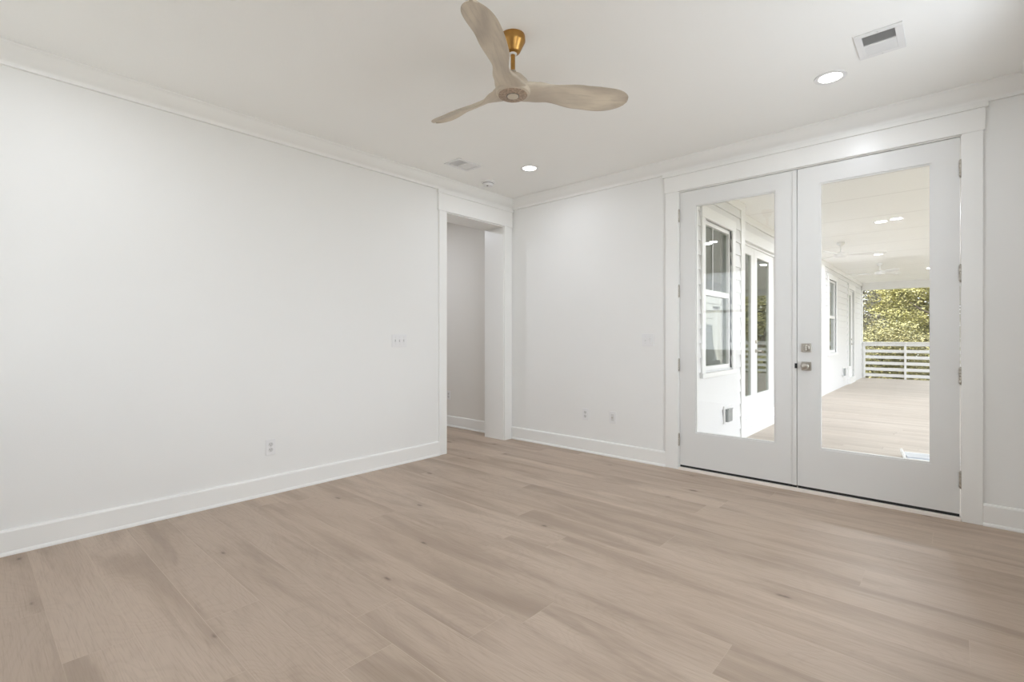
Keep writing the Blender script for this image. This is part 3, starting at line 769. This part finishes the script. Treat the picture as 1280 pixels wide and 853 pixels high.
# ------------------------------------------------------------------ woodland
bm = nb(); bx(bm, -60, 80, -40, 90, -3.4, -3.2)
struct('ground', bm, 'soil', 'leaf-strewn ground below the deck', 'ground')
def leaves_mesh(bm, blobs, n, size, rnd):
    tot = sum(b[3]*b[4]*b[5] for b in blobs)
    for (cx, cy, cz, rx, ry, rz) in blobs:
        for _ in range(int(n*rx*ry*rz/tot)):
            while True:
                p = Vector((rnd.uniform(-1, 1), rnd.uniform(-1, 1), rnd.uniform(-1, 1)))
                if .30 < p.length < 1: break
            p = Vector((cx+p.x*rx, cy+p.y*ry, cz+p.z*rz))
            s = size*rnd.uniform(.6, 1.3)
            q = Matrix.Rotation(rnd.uniform(0, 6.28), 3, 'Z') @ Matrix.Rotation(rnd.uniform(-1.1, 1.1), 3, 'X') @ Matrix.Rotation(rnd.uniform(-.8, .8), 3, 'Y')
            vs = [bm.verts.new(p + q @ Vector(c)) for c in ((-s, 0, 0), (0, -s*.5, .1*s), (s, 0, 0), (0, s*.5, .1*s))]
            bm.faces.new(vs)
def tree(name, label, x, y, z0, h, rad, leaf, n, seed, dens=10, size=.085):
    rnd = random.Random(seed)
    t = thing(name, label, 'tree', (x, y, z0), 0, 'trees beyond the deck railing')
    bm = nb(); pts = [(rnd.uniform(-.1, .1)*k, rnd.uniform(-.1, .1)*k, h*.8*k/6) for k in range(7)]
    tube(bm, pts, [.20-.024*k for k in range(7)], 9); tips = []
    for k in range(12):
        b = Vector(pts[rnd.randint(2, 6)]); a = rnd.uniform(0, 6.28); L = rad*rnd.uniform(.5, .95)
        m_ = b + Vector((cos(a)*L*.5, sin(a)*L*.5, L*.28)); e = b + Vector((cos(a)*L, sin(a)*L, L*.7)); tips.append(e)
        tube(bm, [b, m_, e], [.07, .045, .015], 6)
    obj('trunk', bm, 'bark', t)
    bm = nb(); blobs = []
    for e in tips: blobs.append((e.x, e.y, e.z, rnd.uniform(.6, 1.0), rnd.uniform(.6, 1.0), rnd.uniform(.45, .75)))
    for k in range(dens):
        a = rnd.uniform(0, 6.28); rr = rad*math.sqrt(rnd.random())*.85; zz = h*rnd.uniform(.25, 1.0)
        blobs.append((cos(a)*rr, sin(a)*rr, zz, rnd.uniform(.7, 1.2), rnd.uniform(.7, 1.2), rnd.uniform(.5, .9)))
    leaves_mesh(bm, blobs, n, size, rnd)
    obj('crown', bm, leaf, t)
    return t
G = -3.2
tree('maple_tree', 'sunlit yellow-green tree above the middle of the railing', 3.0, 27.0, G, 7.8, 2.5, 'leaf_y', 42000, 3, 24, .062)
tree('oak_tree', 'dull brown-green tree next to the wing corner post', -.5, 22.5, G, 7.6, 1.7, 'leaf_b', 30000, 5, 18, .06)
tree('shrubby_tree', 'lower pale green bushy tree in front of the yellow one', 1.9, 19.2, G, 4.6, 1.7, 'leaf_g', 34000, 8, 18, .05)
tree('oak_tree', 'green tree off the outer corner of the deck', 6.6, 22.5, G, 7.2, 2.2, 'leaf_g', 10000, 11, 14)
tree('maple_tree', 'yellow tree far out beyond the deck corner', 10.0, 28.0, G, 8.0, 2.6, 'leaf_y', 10000, 14, 14)
bm = nb(); rnd = random.Random(21); blobs = []
for k in range(90):
    blobs.append((rnd.uniform(-6, 14), rnd.uniform(33, 38), rnd.uniform(-3, 6.5), rnd.uniform(1.2, 2.2), rnd.uniform(.8, 1.4), rnd.uniform(1.0, 1.7)))
leaves_mesh(bm, blobs, 60000, .20, rnd)
tag(obj('undergrowth', bm, 'leaf_g'), 'dense woodland foliage filling in behind the trees', 'foliage', kind='stuff')
